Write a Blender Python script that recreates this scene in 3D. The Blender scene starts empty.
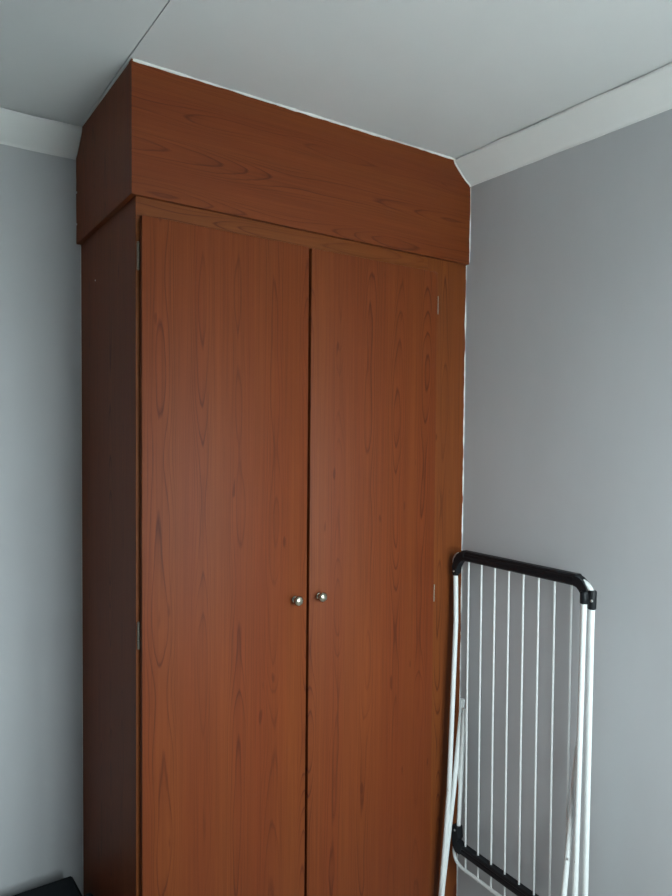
import bpy, bmesh, math, random
from mathutils import Vector, Matrix
random.seed(7)
scene = bpy.context.scene
C = scene.collection

# ------------------------------------------------------------------ camera
H = 2.40                       # ceiling height; x=0 right wall, y=0 front of the boxing, z=0 floor
CAM = Vector((-1.53992, -1.53287, 1.59416))
R_ = Vector((0.82615222, -0.56337697, 0.00888296))
U_ = Vector((0.0115527, 0.03269907, 0.99939847))
W_ = Vector((0.56332854, 0.82555264, -0.03352293))
cam_d = bpy.data.cameras.new('camera'); cam = bpy.data.objects.new('camera', cam_d); C.objects.link(cam)
m3 = Matrix((R_, U_, -W_)).transposed()
cam.matrix_world = Matrix.Translation(CAM) @ m3.to_4x4()
cam_d.sensor_fit = 'VERTICAL'; cam_d.sensor_height = 36.0
cam_d.lens = 685.625 / 896 * 36.0
cam_d.clip_start = 0.01
scene.camera = cam

# ------------------------------------------------------------------ sky and view
SKY = 15.8
world = bpy.data.worlds.new('overcast_sky'); scene.world = world; world.use_nodes = True
bg = world.node_tree.nodes['Background']
bg.inputs['Color'].default_value = (0.88, 0.96, 1.0, 1); bg.inputs['Strength'].default_value = SKY
vs = scene.view_settings
vs.view_transform = 'Standard'; vs.look = 'None'; vs.gamma = 1.0; vs.use_curve_mapping = False
vs.exposure = 0.0

# room
XL, YF, YB = -3.60, -1.82, 0.4935
WIN = (-1.12, -0.08, 0.72, 2.02)       # window in the wall behind the camera: x0 x1 z0 z1
portal_d = bpy.data.lights.new('window_portal', 'AREA'); portal_d.shape = 'RECTANGLE'
portal_d.size = WIN[1]-WIN[0]; portal_d.size_y = WIN[3]-WIN[2]; portal_d.cycles.is_portal = True
portal = bpy.data.objects.new('window_portal', portal_d); C.objects.link(portal)
portal.location = ((WIN[0]+WIN[1])/2, YF-0.10, (WIN[2]+WIN[3])/2)
portal.rotation_euler = (math.radians(90), 0, 0)     # faces +y, into the room

# ------------------------------------------------------------------ materials
def new_mat(name):
    m = bpy.data.materials.new(name); m.use_nodes = True
    nt = m.node_tree; return m, nt, nt.nodes['Principled BSDF']
def node(nt, typ, **kw):
    n = nt.nodes.new(typ)
    for k, v in kw.items():
        if k in n.inputs: n.inputs[k].default_value = v
        else: setattr(n, k, v)
    return n
def ramp(nt, stops, interp='LINEAR'):
    r = nt.nodes.new('ShaderNodeValToRGB'); r.color_ramp.interpolation = interp
    e = r.color_ramp.elements
    while len(e) < len(stops): e.new(0.5)
    for i, (p, c) in enumerate(stops):
        e[i].position = p; e[i].color = (c[0], c[1], c[2], 1) if hasattr(c, '__len__') else (c, c, c, 1)
    return r
def mix(nt, a, b, fac, blend='MIX'):
    n = nt.nodes.new('ShaderNodeMix'); n.data_type = 'RGBA'; n.blend_type = blend
    for sock, v in ((n.inputs[0], fac), (n.inputs[6], a), (n.inputs[7], b)):
        if hasattr(v, 'is_linked'): nt.links.new(v, sock)
        elif sock.type == 'RGBA': sock.default_value = (v[0], v[1], v[2], 1)
        else: sock.default_value = v
    return n.outputs[2]
def coords(nt, scale=(1, 1, 1), loc=(0, 0, 0)):
    t = nt.nodes.new('ShaderNodeTexCoord'); mp = nt.nodes.new('ShaderNodeMapping')
    mp.inputs['Scale'].default_value = scale; mp.inputs['Location'].default_value = loc
    nt.links.new(t.outputs['Object'], mp.inputs['Vector']); return mp.outputs['Vector']
def bump(nt, bsdf, h, strength, dist):
    b = nt.nodes.new('ShaderNodeBump'); b.inputs['Strength'].default_value = strength; b.inputs['Distance'].default_value = dist
    nt.links.new(h, b.inputs['Height']); nt.links.new(b.outputs['Normal'], bsdf.inputs['Normal'])

def paint_mat(name, col, rough=0.6, mottle=0.06, peel=0.10, spec=0.3):
    m, nt, b = new_mat(name)
    n1 = node(nt, 'ShaderNodeTexNoise', Scale=2.3, Detail=4.0); nt.links.new(coords(nt), n1.inputs['Vector'])
    n2 = node(nt, 'ShaderNodeTexNoise', Scale=9.0, Detail=5.0, Roughness=0.6); nt.links.new(coords(nt, (1, 1, .35)), n2.inputs['Vector'])
    k1 = ramp(nt, [(0.3, 1-mottle), (0.7, 1+0*mottle)]); nt.links.new(n1.outputs['Fac'], k1.inputs['Fac'])
    k2 = ramp(nt, [(0.3, 1-mottle*.6), (0.7, 1.0)]); nt.links.new(n2.outputs['Fac'], k2.inputs['Fac'])
    c = mix(nt, col, k1.outputs['Color'], 1.0, 'MULTIPLY'); c = mix(nt, c, k2.outputs['Color'], 1.0, 'MULTIPLY')
    nt.links.new(c, b.inputs['Base Color'])
    b.inputs['Roughness'].default_value = rough; b.inputs['Specular IOR Level'].default_value = spec
    n3 = node(nt, 'ShaderNodeTexNoise', Scale=260.0, Detail=2.0); nt.links.new(coords(nt), n3.inputs['Vector'])
    bump(nt, b, n3.outputs['Fac'], peel, 0.002)
    return m

def wood_mat(name, axis, across, base, dark, red, loc=(0, 0, 0), rough=0.55):
    """cherry-look laminate: nested cathedral figure as contours of a stretched noise, pores along the grain"""
    m, nt, b = new_mat(name)
    def sc(across, along): return tuple(along if i == axis else across for i in range(3))
    L = nt.links
    def math_(op, x, y=None, z=None):
        n = nt.nodes.new('ShaderNodeMath'); n.operation = op
        for i, v in enumerate((x, y, z)):
            if v is None: continue
            if hasattr(v, 'is_linked'): L.new(v, n.inputs[i])
            else: n.inputs[i].default_value = v
        return n.outputs[0]
    # the sheet is printed in flitches ~0.12 wide; inside each the rings run as nested arches along the grain
    sep = nt.nodes.new('ShaderNodeSeparateXYZ'); L.new(coords(nt, (1, 1, 1), loc), sep.inputs[0])
    ac = sep.outputs[across]; al = sep.outputs[axis]
    warp = node(nt, 'ShaderNodeTexNoise', Scale=1.0, Detail=2.0); L.new(coords(nt, sc(5.0, 1.1), loc), warp.inputs['Vector'])
    acw = math_('MULTIPLY_ADD', warp.outputs['Fac'], 0.075, ac)
    cell = math_('DIVIDE', acw, 0.100); cid = math_('FLOOR', cell); u = math_('SUBTRACT', math_('FRACT', cell), 0.5)
    cv = nt.nodes.new('ShaderNodeCombineXYZ')
    L.new(math_('MULTIPLY', cid, 7.31), cv.inputs[0]); L.new(math_('MULTIPLY', al, 1.9), cv.inputs[1])
    hn = node(nt, 'ShaderNodeTexNoise', Scale=1.0, Detail=1.0, Roughness=0.35); L.new(cv.outputs[0], hn.inputs['Vector'])
    uu = math_('MULTIPLY', u, u)
    val = math_('MULTIPLY_ADD', uu, 32.0, math_('MULTIPLY', hn.outputs['Fac'], 13.0))
    centre = math_('SUBTRACT', 1.0, math_('MULTIPLY', math_('ABSOLUTE', u), 1.75))
    wob = node(nt, 'ShaderNodeTexNoise', Scale=1.0, Detail=3.0); L.new(coords(nt, sc(60, 5.0), loc), wob.inputs['Vector'])
    wm = node(nt, 'ShaderNodeMath', operation='MULTIPLY_ADD'); wm.inputs[1].default_value = 0.55
    L.new(wob.outputs['Fac'], wm.inputs[0]); L.new(val, wm.inputs[2])
    fr = node(nt, 'ShaderNodeMath', operation='FRACT'); L.new(wm.outputs[0], fr.inputs[0])
    rings = ramp(nt, [(0.0, 0.0), (0.45, 0.03), (0.76, 0.25), (0.88, 1.0), (1.0, 0.0)]); L.new(fr.outputs[0], rings.inputs['Fac'])
    # where the figure shows strongly and where the wood is plain
    msk = node(nt, 'ShaderNodeTexNoise', Scale=1.0, Detail=2.0); L.new(coords(nt, sc(9, 0.9), (3.1+loc[0], 1.7, 5.2+loc[2])), msk.inputs['Vector'])
    mk = ramp(nt, [(0.36, 0.30), (0.60, 1.0)]); L.new(msk.outputs['Fac'], mk.inputs['Fac'])
    rm = node(nt, 'ShaderNodeMath', operation='MULTIPLY'); L.new(rings.outputs['Color'], rm.inputs[0]); L.new(mk.outputs['Color'], rm.inputs[1])
    rm2 = node(nt, 'ShaderNodeMath', operation='MULTIPLY'); L.new(rm.outputs[0], rm2.inputs[0]); L.new(math_('MULTIPLY', centre, 1.0), rm2.inputs[1])
    # broad tone, fine fibre, pores
    tone = node(nt, 'ShaderNodeTexNoise', Scale=1.0, Detail=3.0); L.new(coords(nt, sc(13, 0.5), loc), tone.inputs['Vector'])
    tr = ramp(nt, [(0.32, 0.0), (0.68, 1.0)]); L.new(tone.outputs['Fac'], tr.inputs['Fac'])
    c = mix(nt, base, red, tr.outputs['Color'])
    c = mix(nt, c, dark, rm2.outputs[0])
    fib = node(nt, 'ShaderNodeTexNoise', Scale=1.0, Detail=4.0, Roughness=0.65); L.new(coords(nt, sc(190, 2.6), loc), fib.inputs['Vector'])
    fk = ramp(nt, [(0.3, 0.82), (0.7, 1.12)]); L.new(fib.outputs['Fac'], fk.inputs['Fac'])
    c = mix(nt, c, fk.outputs['Color'], 1.0, 'MULTIPLY')
    pin = node(nt, 'ShaderNodeTexNoise', Scale=1.0, Detail=1.0); L.new(coords(nt, sc(38, 9.0), loc), pin.inputs['Vector'])
    pk = ramp(nt, [(0.745, 0.0), (0.79, 0.7)]); L.new(pin.outputs['Fac'], pk.inputs['Fac'])
    c = mix(nt, c, dark, pk.outputs['Color'])
    L.new(c, b.inputs['Base Color'])
    b.inputs['Roughness'].default_value = rough; b.inputs['Specular IOR Level'].default_value = 0.22
    bump(nt, b, fib.outputs['Fac'], 0.05, 0.0006)
    return m

def plain_mat(name, col, rough=0.4, metal=0.0, spec=0.5, var=0.08, scale=60.0, bmp=0.0):
    m, nt, b = new_mat(name)
    n = node(nt, 'ShaderNodeTexNoise', Scale=scale, Detail=3.0); nt.links.new(coords(nt), n.inputs['Vector'])
    k = ramp(nt, [(0.3, 1-var), (0.7, 1.0)]); nt.links.new(n.outputs['Fac'], k.inputs['Fac'])
    nt.links.new(mix(nt, col, k.outputs['Color'], 1.0, 'MULTIPLY'), b.inputs['Base Color'])
    b.inputs['Roughness'].default_value = rough; b.inputs['Metallic'].default_value = metal; b.inputs['Specular IOR Level'].default_value = spec
    if bmp: bump(nt, b, n.outputs['Fac'], bmp, 0.001)
    return m

BASE, DARK, RED = (0.188, 0.044, 0.0095), (0.082, 0.0135, 0.0036), (0.168, 0.034, 0.0080)
M = {}
M['grey_wall'] = paint_mat('grey_wall_paint', (0.53, 0.545, 0.567), 0.55, 0.05, 0.10)
M['white_ceiling'] = paint_mat('white_ceiling_paint', (0.735, 0.755, 0.76), 0.7, 0.03, 0.06)
M['white_trim'] = paint_mat('white_cornice_paint', (0.84, 0.86, 0.855), 0.5, 0.03, 0.04)
M['wood_v'] = wood_mat('cherry_laminate_upright_grain', 2, 0, BASE, DARK, RED)
M['wood_v2'] = wood_mat('cherry_laminate_upright_grain_second_sheet', 2, 0, BASE, DARK, RED, loc=(4.7, 0, 2.3))
M['wood_h'] = wood_mat('cherry_laminate_level_grain', 0, 2, BASE, DARK, RED, loc=(1.3, 0, 0.4))
M['wood_side'] = wood_mat('cherry_laminate_side_sheet', 2, 1, BASE, DARK, RED, loc=(9.1, 3, 6.3))
FRAME = (0.190, 0.052, 0.0105), (0.082, 0.0150, 0.0036), (0.172, 0.043, 0.0090)
M['wood_fv'] = wood_mat('brown_laminate_frame_upright', 2, 0, *FRAME, loc=(2.9, 0, 7.7))
M['wood_fh'] = wood_mat('brown_laminate_frame_level', 0, 2, *FRAME, loc=(5.3, 0, 3.03))
M['caulk'] = plain_mat('white_gap_filler', (0.84, 0.85, 0.83), 0.7, var=0.2, scale=40)
M['dark_gap'] = plain_mat('dark_joint', (0.03, 0.03, 0.03), 0.9)
M['nickel'] = plain_mat('satin_nickel', (0.55, 0.52, 0.42), 0.22, 1.0, var=0.1)
M['steel'] = plain_mat('hinge_steel', (0.30, 0.28, 0.24), 0.33, 1.0, var=0.25)
M['white_tube'] = plain_mat('white_powder_coat', (0.80, 0.83, 0.83), 0.32, var=0.04)
M['black_plastic'] = plain_mat('black_plastic', (0.010, 0.012, 0.015), 0.5, spec=0.3, var=0.15)
M['screw'] = plain_mat('zinc_screw', (0.7, 0.7, 0.7), 0.3, 1.0)
M['black_fabric'] = plain_mat('black_fabric', (0.010, 0.014, 0.018), 0.85, spec=0.2, var=0.35, scale=420, bmp=0.3)
M['floor'] = plain_mat('beige_floor_tile', (0.60, 0.58, 0.55), 0.4, var=0.15, scale=5)
M['earth'] = plain_mat('pale_paving', (0.66, 0.65, 0.63), 0.9, var=0.2, scale=3)
M['frame_white'] = plain_mat('window_frame_paint', (0.7, 0.7, 0.68), 0.45)
def glass_mat():
    m, nt, b = new_mat('window_glass'); out = nt.nodes['Material Output']
    t = nt.nodes.new('ShaderNodeBsdfTransparent'); t.inputs[0].default_value = (0.95, 0.98, 0.97, 1)
    g = nt.nodes.new('ShaderNodeBsdfGlossy'); g.inputs['Roughness'].default_value = 0.02
    mx = nt.nodes.new('ShaderNodeMixShader'); mx.inputs[0].default_value = 0.05
    nt.links.new(t.outputs[0], mx.inputs[1]); nt.links.new(g.outputs[0], mx.inputs[2]); nt.links.new(mx.outputs[0], out.inputs['Surface'])
    return m
M['glass'] = glass_mat()

# ------------------------------------------------------------------ mesh helpers
def box(bm, x0, x1, y0, y1, z0, z1, bev=0.0):
    vs_ = [bm.verts.new((x, y, z)) for x in (x0, x1) for y in (y0, y1) for z in (z0, z1)]
    fs = [bm.faces.new([vs_[i] for i in q]) for q in ((0,1,3,2),(4,6,7,5),(0,4,5,1),(2,3,7,6),(0,2,6,4),(1,5,7,3))]
    if bev:
        es = list({e for f in fs for e in f.edges})
        bmesh.ops.bevel(bm, geom=es, offset=bev, segments=2, profile=0.5, affect='EDGES')
def bx(*a, bev=0.0):
    bm = bmesh.new(); box(bm, *a, bev=bev); return bm
def prism(pts, d, origin_axis):
    """polygon pts (u,v) swept along an axis: 'y' -> (u,y,v), 'x' -> (x,u,v); d=(d0,d1)"""
    bm = bmesh.new()
    f = (lambda p, t: (p[0], t, p[1])) if origin_axis == 'y' else (lambda p, t: (t, p[0], p[1]))
    a = [bm.verts.new(f(p, d[0])) for p in pts]; b = [bm.verts.new(f(p, d[1])) for p in pts]
    bm.faces.new(a); bm.faces.new(b[::-1]); n = len(pts)
    for i in range(n): bm.faces.new((a[i], b[i], b[(i+1) % n], a[(i+1) % n]))
    bmesh.ops.recalc_face_normals(bm, faces=bm.faces); return bm
def tube(bm, path, rad, seg=12, closed_ends=True):
    P = [Vector(p) for p in path]; rads = rad if hasattr(rad, '__len__') else [rad]*len(P)
    t0 = (P[1]-P[0]).normalized(); ref = Vector((1, 0, 0)) if abs(t0.x) < 0.9 else Vector((0, 1, 0))
    nrm = t0.cross(ref).normalized(); rings = []
    for i, p in enumerate(P):
        t = ((P[min(i+1, len(P)-1)]-p).normalized() + (p-P[max(i-1, 0)]).normalized()).normalized()
        nrm = (nrm - t*nrm.dot(t)).normalized(); bi = t.cross(nrm)
        rings.append([bm.verts.new(p + (nrm*math.cos(a)+bi*math.sin(a))*rads[i]) for a in [2*math.pi*k/seg for k in range(seg)]])
    for A, B in zip(rings, rings[1:]):
        for k in range(seg): bm.faces.new((A[k], A[(k+1) % seg], B[(k+1) % seg], B[k]))
    if closed_ends: bm.faces.new(rings[0][::-1]); bm.faces.new(rings[-1])
    bmesh.ops.recalc_face_normals(bm, faces=bm.faces)
def round_path(pts, r, n=7):
    """polyline with its inner corners rounded"""
    P = [Vector(p) for p in pts]; out = [P[0]]
    for a, b, c in zip(P, P[1:], P[2:]):
        u = (a-b).normalized(); v = (c-b).normalized(); rr = min(r, (a-b).length*.45, (c-b).length*.45)
        s, e = b+u*rr, b+v*rr
        for k in range(n+1):
            t = k/n; out.append(s*(1-t)**2 + b*2*t*(1-t) + e*t*t)
    out.append(P[-1]); return out
def lathe(bm, prof, centre, axis, seg=24):
    """prof: (radius, distance along axis)"""
    ax = Vector(axis).normalized(); ref = Vector((0, 0, 1)) if abs(ax.z) < .9 else Vector((1, 0, 0))
    u = ax.cross(ref).normalized(); v = ax.cross(u); c = Vector(centre); rings = []
    for r, h in prof:
        rings.append([bm.verts.new(c+ax*h+(u*math.cos(2*math.pi*k/seg)+v*math.sin(2*math.pi*k/seg))*max(r, 1e-5)) for k in range(seg)])
    for A, B in zip(rings, rings[1:]):
        for k in range(seg): bm.faces.new((A[k], A[(k+1) % seg], B[(k+1) % seg], B[k]))
    bm.faces.new(rings[0][::-1]); bm.faces.new(rings[-1])
    bmesh.ops.recalc_face_normals(bm, faces=bm.faces)
def obj(name, bm, mat, parent=None, smooth=False):
    me = bpy.data.meshes.new(name); bm.normal_update(); bm.to_mesh(me); bm.free()
    me.materials.append(M[mat])
    if smooth:
        for p in me.polygons: p.use_smooth = True
        me.set_sharp_from_angle(angle=math.radians(40))
    o = bpy.data.objects.new(name, me); C.objects.link(o)
    if parent:
        o.parent = parent
        if parent.type == 'EMPTY': o.matrix_parent_inverse = Matrix.Translation(parent.location).inverted()
    return o
def struct(name, bm, mat, parent=None, smooth=False):
    o = obj(name, bm, mat, parent, smooth)
    if not parent: o['kind'] = 'structure'
    return o
def tag(o, label, cat, group=None):
    o['label'] = label; o['category'] = cat
    if group: o['group'] = group
    return o
def thing(name, label, cat, loc):
    o = bpy.data.objects.new(name, None); C.objects.link(o); o.location = loc; o.empty_display_size = .1
    return tag(o, label, cat)

# ------------------------------------------------------------------ the room
T = 0.15
JX = -1.0555                                   # joint between the two ceiling boards
struct('floor', bx(XL-T, T, YF-T, YB+T, -0.12, 0), 'floor')
cl = struct('ceiling', bx(XL-T, T, YF-T, YB+T, H+0.014, H+0.12), 'dark_gap')
b1 = obj('ceiling_board', bx(JX+0.0007, T, YF-T, YB+T, H, H+0.0135), 'white_ceiling', cl)
b2 = obj('ceiling_board', bx(XL-T, JX-0.0007, YF-T, YB+T, H+0.0012, H+0.0137), 'white_ceiling', cl)
struct('wall_right', bx(0, T, YF-T, YB+T, 0, H), 'grey_wall')
struct('wall_back', bx(XL-T, 0, YB, YB+T, 0, H), 'grey_wall')
struct('wall_left', bx(XL-T, XL, YF-T, YB, 0, H), 'grey_wall')
bm = bmesh.new()
box(bm, XL, WIN[0], YF-T, YF, 0, H); box(bm, WIN[1], 0, YF-T, YF, 0, H)
box(bm, WIN[0], WIN[1], YF-T, YF, 0, WIN[2]); box(bm, WIN[0], WIN[1], YF-T, YF, WIN[3], H)
struct('wall_front', bm, 'grey_wall')
# window behind the camera
w = bpy.data.objects.new('window_1', None); C.objects.link(w); w['kind'] = 'structure'; w.location = ((WIN[0]+WIN[1])/2, YF, WIN[2])
bm = bmesh.new(); fw = 0.045; ya, yb = YF-0.085, YF-0.03; xm = (WIN[0]+WIN[1])/2
for q in ((WIN[0], WIN[0]+fw, WIN[2], WIN[3]), (WIN[1]-fw, WIN[1], WIN[2], WIN[3]), (xm-fw/2, xm+fw/2, WIN[2]+fw, WIN[3]-fw),
          (WIN[0]+fw, WIN[1]-fw, WIN[2], WIN[2]+fw), (WIN[0]+fw, WIN[1]-fw, WIN[3]-fw, WIN[3])):
    box(bm, q[0], q[1], ya, yb, q[2], q[3], bev=0.004)
obj('window_frame', bm, 'frame_white', w)
for x0, x1 in ((WIN[0]+fw, xm-fw/2), (xm+fw/2, WIN[1]-fw)):
    obj('pane', bx(x0, x1, YF-0.06, YF-0.055, WIN[2]+fw, WIN[3]-fw), 'glass', w)
obj('window_sill', bx(WIN[0]-.03, WIN[1]+.03, YF-0.03, YF+0.03, WIN[2]-0.03, WIN[2], bev=.004), 'frame_white', w)
struct('ground', bx(-14, 12, -26, YF-T-.02, -0.40, -0.30), 'earth')

# cornice: small square lip at the ceiling, shallow cove, small lip at the wall; a hairline crack above it
CW = 0.0697
CPROF = [(1, 0), (1, .08), (.97, .15), (.89, .25), (.71, .43), (.51, .61), (.30, .78), (.12, .89), (.05, .94), (.03, 1.0), (0, 1.0)]
def cornice(name, along, a0, a1, mitre=0.0):
    prof = [(CW*u, CW*v) for u, v in CPROF]
    bm = bmesh.new(); n = int((a1-a0)/0.06); rows = []
    for i in range(n+1):
        a = a0+(a1-a0)*i/n; row = []
        g = 0.0022 + 0.0026*max(0, math.sin(i*1.3)*0.5+random.random()*0.7-0.25)
        wv = (random.random()-.5)*0.0012
        for j, (u, v) in enumerate(prof):
            d = v + (g if j < 2 else 0) + (wv if j >= len(prof)-3 else 0)
            row.append(bm.verts.new((-u, a, H-d) if along == 'y' else (a, YB-u, H-d)))
        row.append(bm.verts.new((-0.0, a, H-g) if along == 'y' else (a, YB, H-g)))
        rows.append(row)
    m_ = len(rows[0])
    for A, B in zip(rows, rows[1:]):
        for k in range(m_): bm.faces.new((A[k], A[(k+1) % m_], B[(k+1) % m_], B[k]))
    bm.faces.new(rows[0]); bm.faces.new(rows[-1][::-1])
    bmesh.ops.recalc_face_normals(bm, faces=bm.faces)
    o = struct(name, bm, 'white_trim', smooth=True); return o
cornice('trim_1', 'y', YF, -0.0005)
cornice('trim_2', 'x', XL, -1.0505)
struct('baseboard_right', bx(-0.012, 0, YF, 0.0, 0, 0.06, bev=.003), 'white_trim')
struct('baseboard_back', bx(XL, -1.05, YB-0.012, YB, 0, 0.06, bev=.003), 'white_trim')

# ------------------------------------------------------------------ wardrobe
WX0, WX1 = -1.037, -0.0015           # carcass left face, right end at the wall
FY = 0.0132                          # face-frame front
CT = H - 0.3046 + 0.012               # carcass top, hidden behind the boxing
HB = H - 0.3046                      # underside of the boxing above
wd = thing('wardrobe', 'tall reddish brown wood wardrobe with two plain doors and round knobs', 'wardrobe', (-0.52, 0.25, 0))
obj('side_panel', bx(WX0, WX0+0.016, FY+0.0005, YB-0.002, 0, CT, bev=.0008), 'wood_side', wd)
obj('stile', bx(WX0+0.0005, WX0+0.05, FY, FY+0.018, 0, 2.020, bev=.0006), 'wood_fv', wd)
# wide right filler stile, its wall edge scribed unevenly
pts = [(-0.16, 0.0), (-0.16, CT)]
zz = [CT - i*(CT/26) for i in range(27)]
edge = [(-0.0012 - 0.0030*random.random()*(1 if i % 3 else .2), max(z, 0)) for i, z in enumerate(zz)]
obj('stile', prism(pts + edge, (FY, FY+0.018), 'y'), 'wood_fv', wd)
obj('top_rail', bx(WX0+0.0005, -0.16, FY, FY+0.018, 2.0203, CT, bev=.0006), 'wood_fh', wd)
obj('plinth', bx(WX0+0.05, -0.16, FY+0.02, FY+0.036, 0, 0.09), 'wood_h', wd)
obj('shelf', bx(WX0+0.016, -0.0016, FY+0.04, YB-0.004, 0.09, 0.106), 'wood_h', wd)
obj('back_panel', bx(WX0+0.016, -0.0016, YB-0.0075, YB-0.0045, 0.107, HB-0.001), 'wood_side', wd)
# filler bead down the wall edge of the stile, broken and uneven
def bead(name, pts, wid, nrm, parent, mat='caulk', amp=0.6, lo=0.0004):
    """uneven flattened bead along pts, half-width wid, standing off along nrm"""
    bm = bmesh.new(); P = [Vector(p) for p in pts]; N = Vector(nrm).normalized(); rows = []
    fine = []
    for a, b in zip(P, P[1:]):
        k = max(1, int((b-a).length/0.014))
        fine += [a.lerp(b, i/k) for i in range(k)]
    fine.append(P[-1]); wv = wid
    for i, p in enumerate(fine):
        t = (fine[min(i+1, len(fine)-1)]-fine[max(i-1, 0)]).normalized(); s = t.cross(N).normalized()
        wv = 0.6*wv + 0.4*wid*(1-amp+2*amp*random.random()); hh = max(lo, wv*0.45)
        rows.append([bm.verts.new(p + s*x*wv + N*h) for x, h in ((-1, -0.001), (-.7, hh*.8), (0, hh), (.7, hh*.8), (1, -0.001))])
    for A, B in zip(rows, rows[1:]):
        for k in range(5): bm.faces.new((A[k], A[(k+1) % 5], B[(k+1) % 5], B[k]))
    bm.faces.new(rows[0]); bm.faces.new(rows[-1][::-1]); bmesh.ops.recalc_face_normals(bm, faces=bm.faces)
    return obj(name, bm, mat, parent, True)
bead('filler_bead', [(-0.0025, FY+0.001, HB-0.004), (-0.0025, FY+0.001, 0.06)], 0.0027, (-.3, -1, 0), wd, amp=0.95)
bead('filler_bead', [(WX0-0.0005, YB-0.0015, HB-0.003), (WX0-0.0005, YB-0.0015, 0.08)], 0.0018, (-1, -.4, 0), wd, amp=0.5)

KX1, KX2, KS = -0.6245, -0.5500, 0.88
DZ0, DZ1, DT = 0.095, 2.052, 0.0165
def door(x0, x1, mat, hinge_x, knob_x, z1, hz):
    bm = bx(x0, x1, FY-0.0030-DT, FY-0.0030, DZ0, z1, bev=0.0018)
    for v in bm.verts:
        if v.co.z > 1.5: v.co.z += 0.0080 - 0.0100*(v.co.x+1.029)      # the doors hang a little out of level
    d = obj('door', bm, mat, wd, True)
    bm = bmesh.new(); yk = FY-0.0030-DT
    lathe(bm, [(r*KS, h*KS) for r, h in [(0.0095, 0.0), (0.0095, .0025), (0.0055, .005), (0.0050, .011), (0.008, .0135), (0.0128, .0165), (0.0152, .021), (0.0150, .0255), (0.0125, .0295), (0.0075, .032), (0.0, .0328)]],
          (knob_x, yk+0.0003, 1.138), (0, -1, 0), 28)
    obj('knob', bm, 'nickel', d, True)
    for z in hz:
        bm = bmesh.new(); y, hl, hr = (FY-0.0030, 0.029, 0.0030) if hinge_x < -0.5 else (FY-0.0165, 0.024, 0.0024)
        tube(bm, [(hinge_x, y, z-hl), (hinge_x, y, z-hl*.36)], hr, 10)
        tube(bm, [(hinge_x, y, z-hl*.33), (hinge_x, y, z+hl*.33)], hr, 10)
        tube(bm, [(hinge_x, y, z+hl*.36), (hinge_x, y, z+hl)], hr, 10)
        lathe(bm, [(0.0022, 0), (0.003, .001), (0.0018, .003)], (hinge_x, y, z+hl), (0, 0, 1), 10)
        lathe(bm, [(0.0022, 0), (0.003, .001), (0.0018, .003)], (hinge_x, y, z-hl), (0, 0, -1), 10)
        obj('hinge', bm, 'steel' if hinge_x < -0.5 else 'nickel', d, True)
    return d
door(-1.0290, -0.5875, 'wood_v', -1.0322, KX1, DZ1, (1.972, 1.106, 0.27))
door(-0.5800, -0.1365, 'wood_v2', -0.1338, KX2, DZ1-0.001, (1.953, 1.090, 0.125))

# ------------------------------------------------------------------ boxing above the wardrobe
bxg = thing('top_boxing', 'dark cherry wood boxing filling the gap between wardrobe top and ceiling', 'boxing', (-0.525, 0.25, HB))
# front board: notched round the cornice at its right end
cut = [(-CW*u-0.0014, H-CW*v-0.0018) for u, v in CPROF[:-1]]
pts = [(-1.05, HB+0.010), (-1.05, H-0.0004)] + [(-1.05+0.96*i/12, H-0.0015-0.0016*random.random()) for i in range(1, 13)] + cut + \
      [(-0.0006-0.002*random.random(), z) for z in (H-.10, H-.16, H-.22, H-.27)] + [(-0.0030, HB-0.003)]
obj('front_board', prism(pts, (0.0, 0.0125), 'y'), 'wood_h', bxg)
# side board: notched round the cornice of the back wall, back edge cut by hand
sp = [(0.0127, HB+0.010), (0.0127, H-0.0006)] + [(0.0127+(YB-CW-0.018)*i/7, H-0.0015-0.0018*random.random()) for i in range(1, 8)]
sp += [(YB-CW*u-0.0016, H-CW*v-0.0018) for u, v in CPROF[:-1]]
for z, d in ((2.30, .0022), (2.27, .0048), (2.24, .0026), (2.21, .0018), (2.18, .003), (2.15, .0050), (2.12, .0028)): sp.append((YB-d, z))
sp.append((YB-0.002, HB+0.004)); sp.append((YB-0.006, HB))
obj('side_board', prism(sp, (-1.05, -1.0375), 'x'), 'wood_side', bxg)
obj('bottom_board', bx(-1.037, -0.005, 0.0130, YB-0.008, CT+0.0005, CT+0.0155), 'wood_h', bxg)
bead('filler_bead', [(-1.047, -0.0006, H-0.0022), (-0.56, -0.0006, H-0.0028), (-CW-0.004, -0.0006, H-0.0025)], 0.0030, (0, -1, -.2), bxg, amp=0.95)
bead('filler_bead', [(x, -0.0006, z) for x, z in cut], 0.0030, (0, -1, 0), bxg, amp=0.3)
bead('filler_bead', [(-0.0012, 0.001, H-CW-.004), (-0.0012, 0.001, HB+0.004)], 0.0024, (-.2, -1, 0), bxg, amp=0.95)
bead('filler_bead', [(-1.0504, 0.02, H-0.002), (-1.0504, YB-CW-.006, H-0.002)], 0.0011, (-1, 0, -.2), bxg, amp=0.7)
for z, s in ((2.238, .0035), (2.150, .003)):
    bm = bmesh.new(); lathe(bm, [(s, -0.0005), (s*.9, .0008), (s*.3, .0014)], (-1.0502, YB-0.010, z), (-1, 0, 0), 7); obj('paint_fleck', bm, 'caulk', bxg)

bm = bmesh.new(); lathe(bm, [(.0022, -0.0004), (.0018, .0006), (.0006, .001)], (WX0-0.0002, 0.345, 1.972), (-1, 0, 0), 7); obj('paint_fleck', bm, 'caulk', wd)

# ------------------------------------------------------------------ folded clothes drying rack against the right wall
rk = thing('drying_rack', 'folded white metal clothes drying rack with black plastic crossbars leaning on grey wall', 'drying rack', (-0.08, -0.26, 0))
PX = -0.060                                   # plane of the wire panel
ZT = 1.205                                    # top tube centre line
def rtube(name, path, r, seg=12, parent=rk, mat='white_tube'):
    bm = bmesh.new(); tube(bm, path, r, seg); return obj(name, bm, mat, parent, True)
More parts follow.
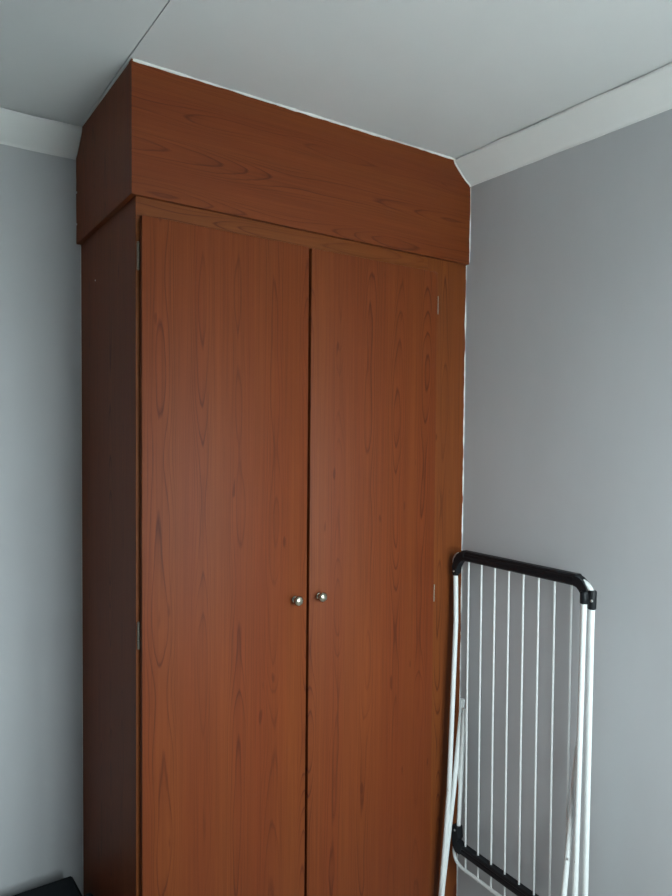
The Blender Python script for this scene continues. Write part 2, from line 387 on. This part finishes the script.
# frame: over the top and down both sides
frame = [(-0.118, -0.030, 0.10), (-0.100, -0.0345, 0.35), (-0.090, -0.0350, 0.48), (-0.066, -0.0300, 1.00), (PX, -0.0205, 1.13), (PX, -0.0125, ZT),
         (PX, -0.4990, ZT+0.003), (PX-0.002, -0.4990, 1.10), (PX-0.004, -0.499, 0.40), (PX-0.005, -0.499, 0.10)]
fp = frame[:4] + round_path(frame[3:], 0.045, 9)[1:]
fr_ = rtube('frame_tube', fp, 0.0074, 14)
rtube('frame_tube', round_path([(-0.118, -0.030, 0.11), (-0.118, -0.032, 0.065), (-0.070, -0.497, 0.065), (PX-0.005, -0.499, 0.11)], 0.03), 0.0074)
# folded legs, each a U of tube
rtube('leg', round_path([(-0.0440, -0.0040, 1.120), (-0.049, -0.013, 0.993), (-0.0747, -0.0192, 0.468), (-0.105, -0.0185, 0.012), (-0.079, -0.476, 0.012), (PX-0.012, -0.4835, 1.160)], 0.035), 0.0074)
rtube('leg', round_path([(-0.0420, -0.0395, 0.757), (-0.071, -0.0355, 0.471), (-0.135, -0.0350, 0.012), (-0.139, -0.456, 0.012), (-0.045, -0.4555, 0.780)], 0.035), 0.0074)
rtube('leg', [(-0.0500, -0.0590, 0.735), (-0.0520, -0.0565, 0.700), (-0.0560, -0.0430, 0.340)], 0.0066)
# wire panel
WY = [-0.0745-0.0518*i for i in range(8)]
for y in WY:
    rtube('wire', [(PX, y, 1.192), (PX+.001, y, 0.75), (PX+0.004, y, 0.330), (PX+0.006, y, 0.236)], 0.0029, 8)
# top crossbar: moulded channel with a raised lip, gussets under the tube bends, sockets with screws
def channel(name, y0, y1, z0, z1, x0, x1, parent, dz=0.0):
    z = z1-z0; w_ = x1-x0
    prof = [(x0, z0+.004), (x0+.004, z0), (x1-.004, z0), (x1, z0+.004), (x1, z1-.003), (x1-.003, z1), (x0+.003, z1), (x0, z1-.003), (x0, z1-.006),
            (x0+.003, z1-.010), (x0+.003, z1-.016), (x0, z1-.019)]
    bm = bmesh.new()
    a = [bm.verts.new((p[0], y0, p[1]+dz)) for p in prof]; b = [bm.verts.new((p[0], y1, p[1])) for p in prof]; n = len(prof)
    bm.faces.new(a); bm.faces.new(b[::-1])
    for i in range(n): bm.faces.new((a[i], b[i], b[(i+1) % n], a[(i+1) % n]))
    bmesh.ops.recalc_face_normals(bm, faces=bm.faces)
    return obj(name, bm, 'black_plastic', parent)
tb = channel('crossbar', -0.458, -0.054, 1.190, 1.220, PX-0.013, PX+0.012, rk, 0.003)
def gusset(s, yc, zb, dz, parent):
    # s=+1 wardrobe end, -1 camera end; follows the inside of the tube bend
    P = [(-0.006, 1.2195), (0.002, 1.2180), (0.014, 1.2130), (0.026, 1.2035), (0.035, 1.1905), (0.040, 1.175), (0.0415, 1.160), (0.0415, zb), (0.024, zb), (0.021, 1.165), (0.013, 1.179), (0.004, 1.188), (-0.006, 1.1902)]
    bm = prism([(yc+s*u, z+dz) for u, z in P], (PX-0.0125, PX+0.010), 'x')
    bmesh.ops.bevel(bm, geom=[e for e in bm.edges], offset=0.0012, segments=1, affect='EDGES')
    return obj('corner_joint', bm, 'black_plastic', parent)
g1 = gusset(1, -0.0570, 1.145, 0, rk); g2 = gusset(-1, -0.4550, 1.152, 0.003, rk)
def socket(name, p0, p1, r, parent):
    bm = bmesh.new(); a = Vector(p0); b = Vector(p1)
    tube(bm, [a, a.lerp(b, .06), a.lerp(b, .94), b], [r*.86, r, r, r*.86], 14); return obj(name, bm, 'black_plastic', parent, True)
socket('tube_socket', (PX-.001, -0.4995, 1.190), (PX-0.002, -0.4992, 1.143), 0.0105, rk)
socket('tube_socket', (PX-0.0115, -0.4830, 1.185), (PX-0.0120, -0.4833, 1.155), 0.0100, rk)
socket('tube_socket', (PX, -0.0175, 1.170), (PX, -0.0205, 1.138), 0.0105, rk)
def screw(c, ax, r, parent, mat='screw'):
    bm = bmesh.new(); lathe(bm, [(r, -0.001), (r, .0008), (r*.75, .0018), (r*.2, .0022)], c, ax, 12); return obj('screw', bm, mat, parent, True)
screw((PX-0.0115, -0.5045, 1.166), (-1, -.2, 0), 0.0034, rk)
screw((PX-0.0125, -0.0240, 1.153), (-1, 0, 0), 0.0032, rk)
# lower crossbar of the folded wing, the wing's U end below it
lb = channel('crossbar', -0.470, -0.0440, 0.290, 0.319, PX-0.008, PX+0.016, rk)
bm = prism([(-0.0500, 0.326), (-0.056, 0.336), (-0.053, 0.370), (-0.030, 0.368), (-0.028, 0.335), (-0.033, 0.304), (-0.0440, 0.2905), (-0.062, 0.2905), (-0.070, 0.3185)], (PX-0.0095, PX+0.012), 'x')
obj('corner_joint', bm, 'black_plastic', rk)
screw((PX-0.0100, -0.0420, 0.357), (-1, 0, 0), 0.0035, rk)
rtube('wing_tube', round_path([(PX+0.004, -0.0265, 0.338), (PX+0.004, -0.0265, 0.244), (PX+0.006, -0.486, 0.244), (PX+0.006, -0.486, 0.330)], 0.045, 9), 0.0052)
# rivets where the legs cross
screw((-0.0985, -0.0400, 0.488), (-1, -.2, 0), 0.0030, rk); screw((-0.0880, -0.4635, 0.500), (-1, -.2, 0), 0.0030, rk); screw((-0.0815, -0.4805, 0.500), (-1, -.2, 0), 0.0024, rk)
for x, y, z in ((-0.1003, -0.10, .012), (-0.0834, -0.40, .012), (-0.1355, -0.10, .012), (-0.1385, -0.40, .012)):
    bm = bmesh.new(); tube(bm, [(x, y-.02, z-.0012), (x, y+.02, z-.0012)], 0.0105, 12); obj('rubber_foot', bm, 'black_plastic', rk, True)

# ------------------------------------------------------------------ black fabric box on the floor by the wardrobe side
bag = thing('storage_bag', 'black fabric storage bag on the floor between grey wall and wardrobe side', 'bag', (-1.32, 0.21, 0))
def soft_box(x0, x1, y0, y1, z0, z1, bev, sag):
    bm = bmesh.new(); box(bm, x0, x1, y0, y1, z0, z1)
    bmesh.ops.subdivide_edges(bm, edges=bm.edges[:], cuts=7, use_grid_fill=True)
    cx, cy, hx, hy = (x0+x1)/2, (y0+y1)/2, (x1-x0)/2, (y1-y0)/2
    for v in bm.verts:
        u, t = (v.co.x-cx)/hx, (v.co.y-cy)/hy
        if v.co.z > z1-.001: v.co.z -= sag*(1-u*u)*(1-t*t)
        k = math.sin(math.pi*(v.co.z-z0)/(z1-z0))
        v.co.x += u*0.010*k*(1-t*t); v.co.y += t*0.010*k*(1-u*u)
    es = [e for e in bm.edges if len(e.link_faces) == 2 and e.calc_face_angle() > 0.9]
    bmesh.ops.bevel(bm, geom=es, offset=bev, segments=3, profile=.5, affect='EDGES'); return bm
body = obj('body', soft_box(-1.565, -1.092, 0.022, 0.408, 0, 0.304, 0.010, 0.0), 'black_fabric', bag, True)
lid = obj('lid', soft_box(-1.568, -1.085, 0.017, 0.420, 0.305, 0.336, 0.008, 0.008), 'black_fabric', bag, True)
bm = bmesh.new(); tube(bm, [(-1.562, .414, .3335), (-1.091, .414, .3335), (-1.091, .023, .3335), (-1.562, .023, .3335), (-1.562, .414, .3335)], 0.0032, 8, False)
obj('piping', bm, 'black_fabric', lid, True)
bm = bmesh.new(); tube(bm, round_path([(-1.086, 0.235, 0.285), (-1.060, 0.24, 0.318), (-1.060, 0.34, 0.318), (-1.086, 0.345, 0.285)], .02), 0.008, 8)
obj('handle', bm, 'black_fabric', bag, True)
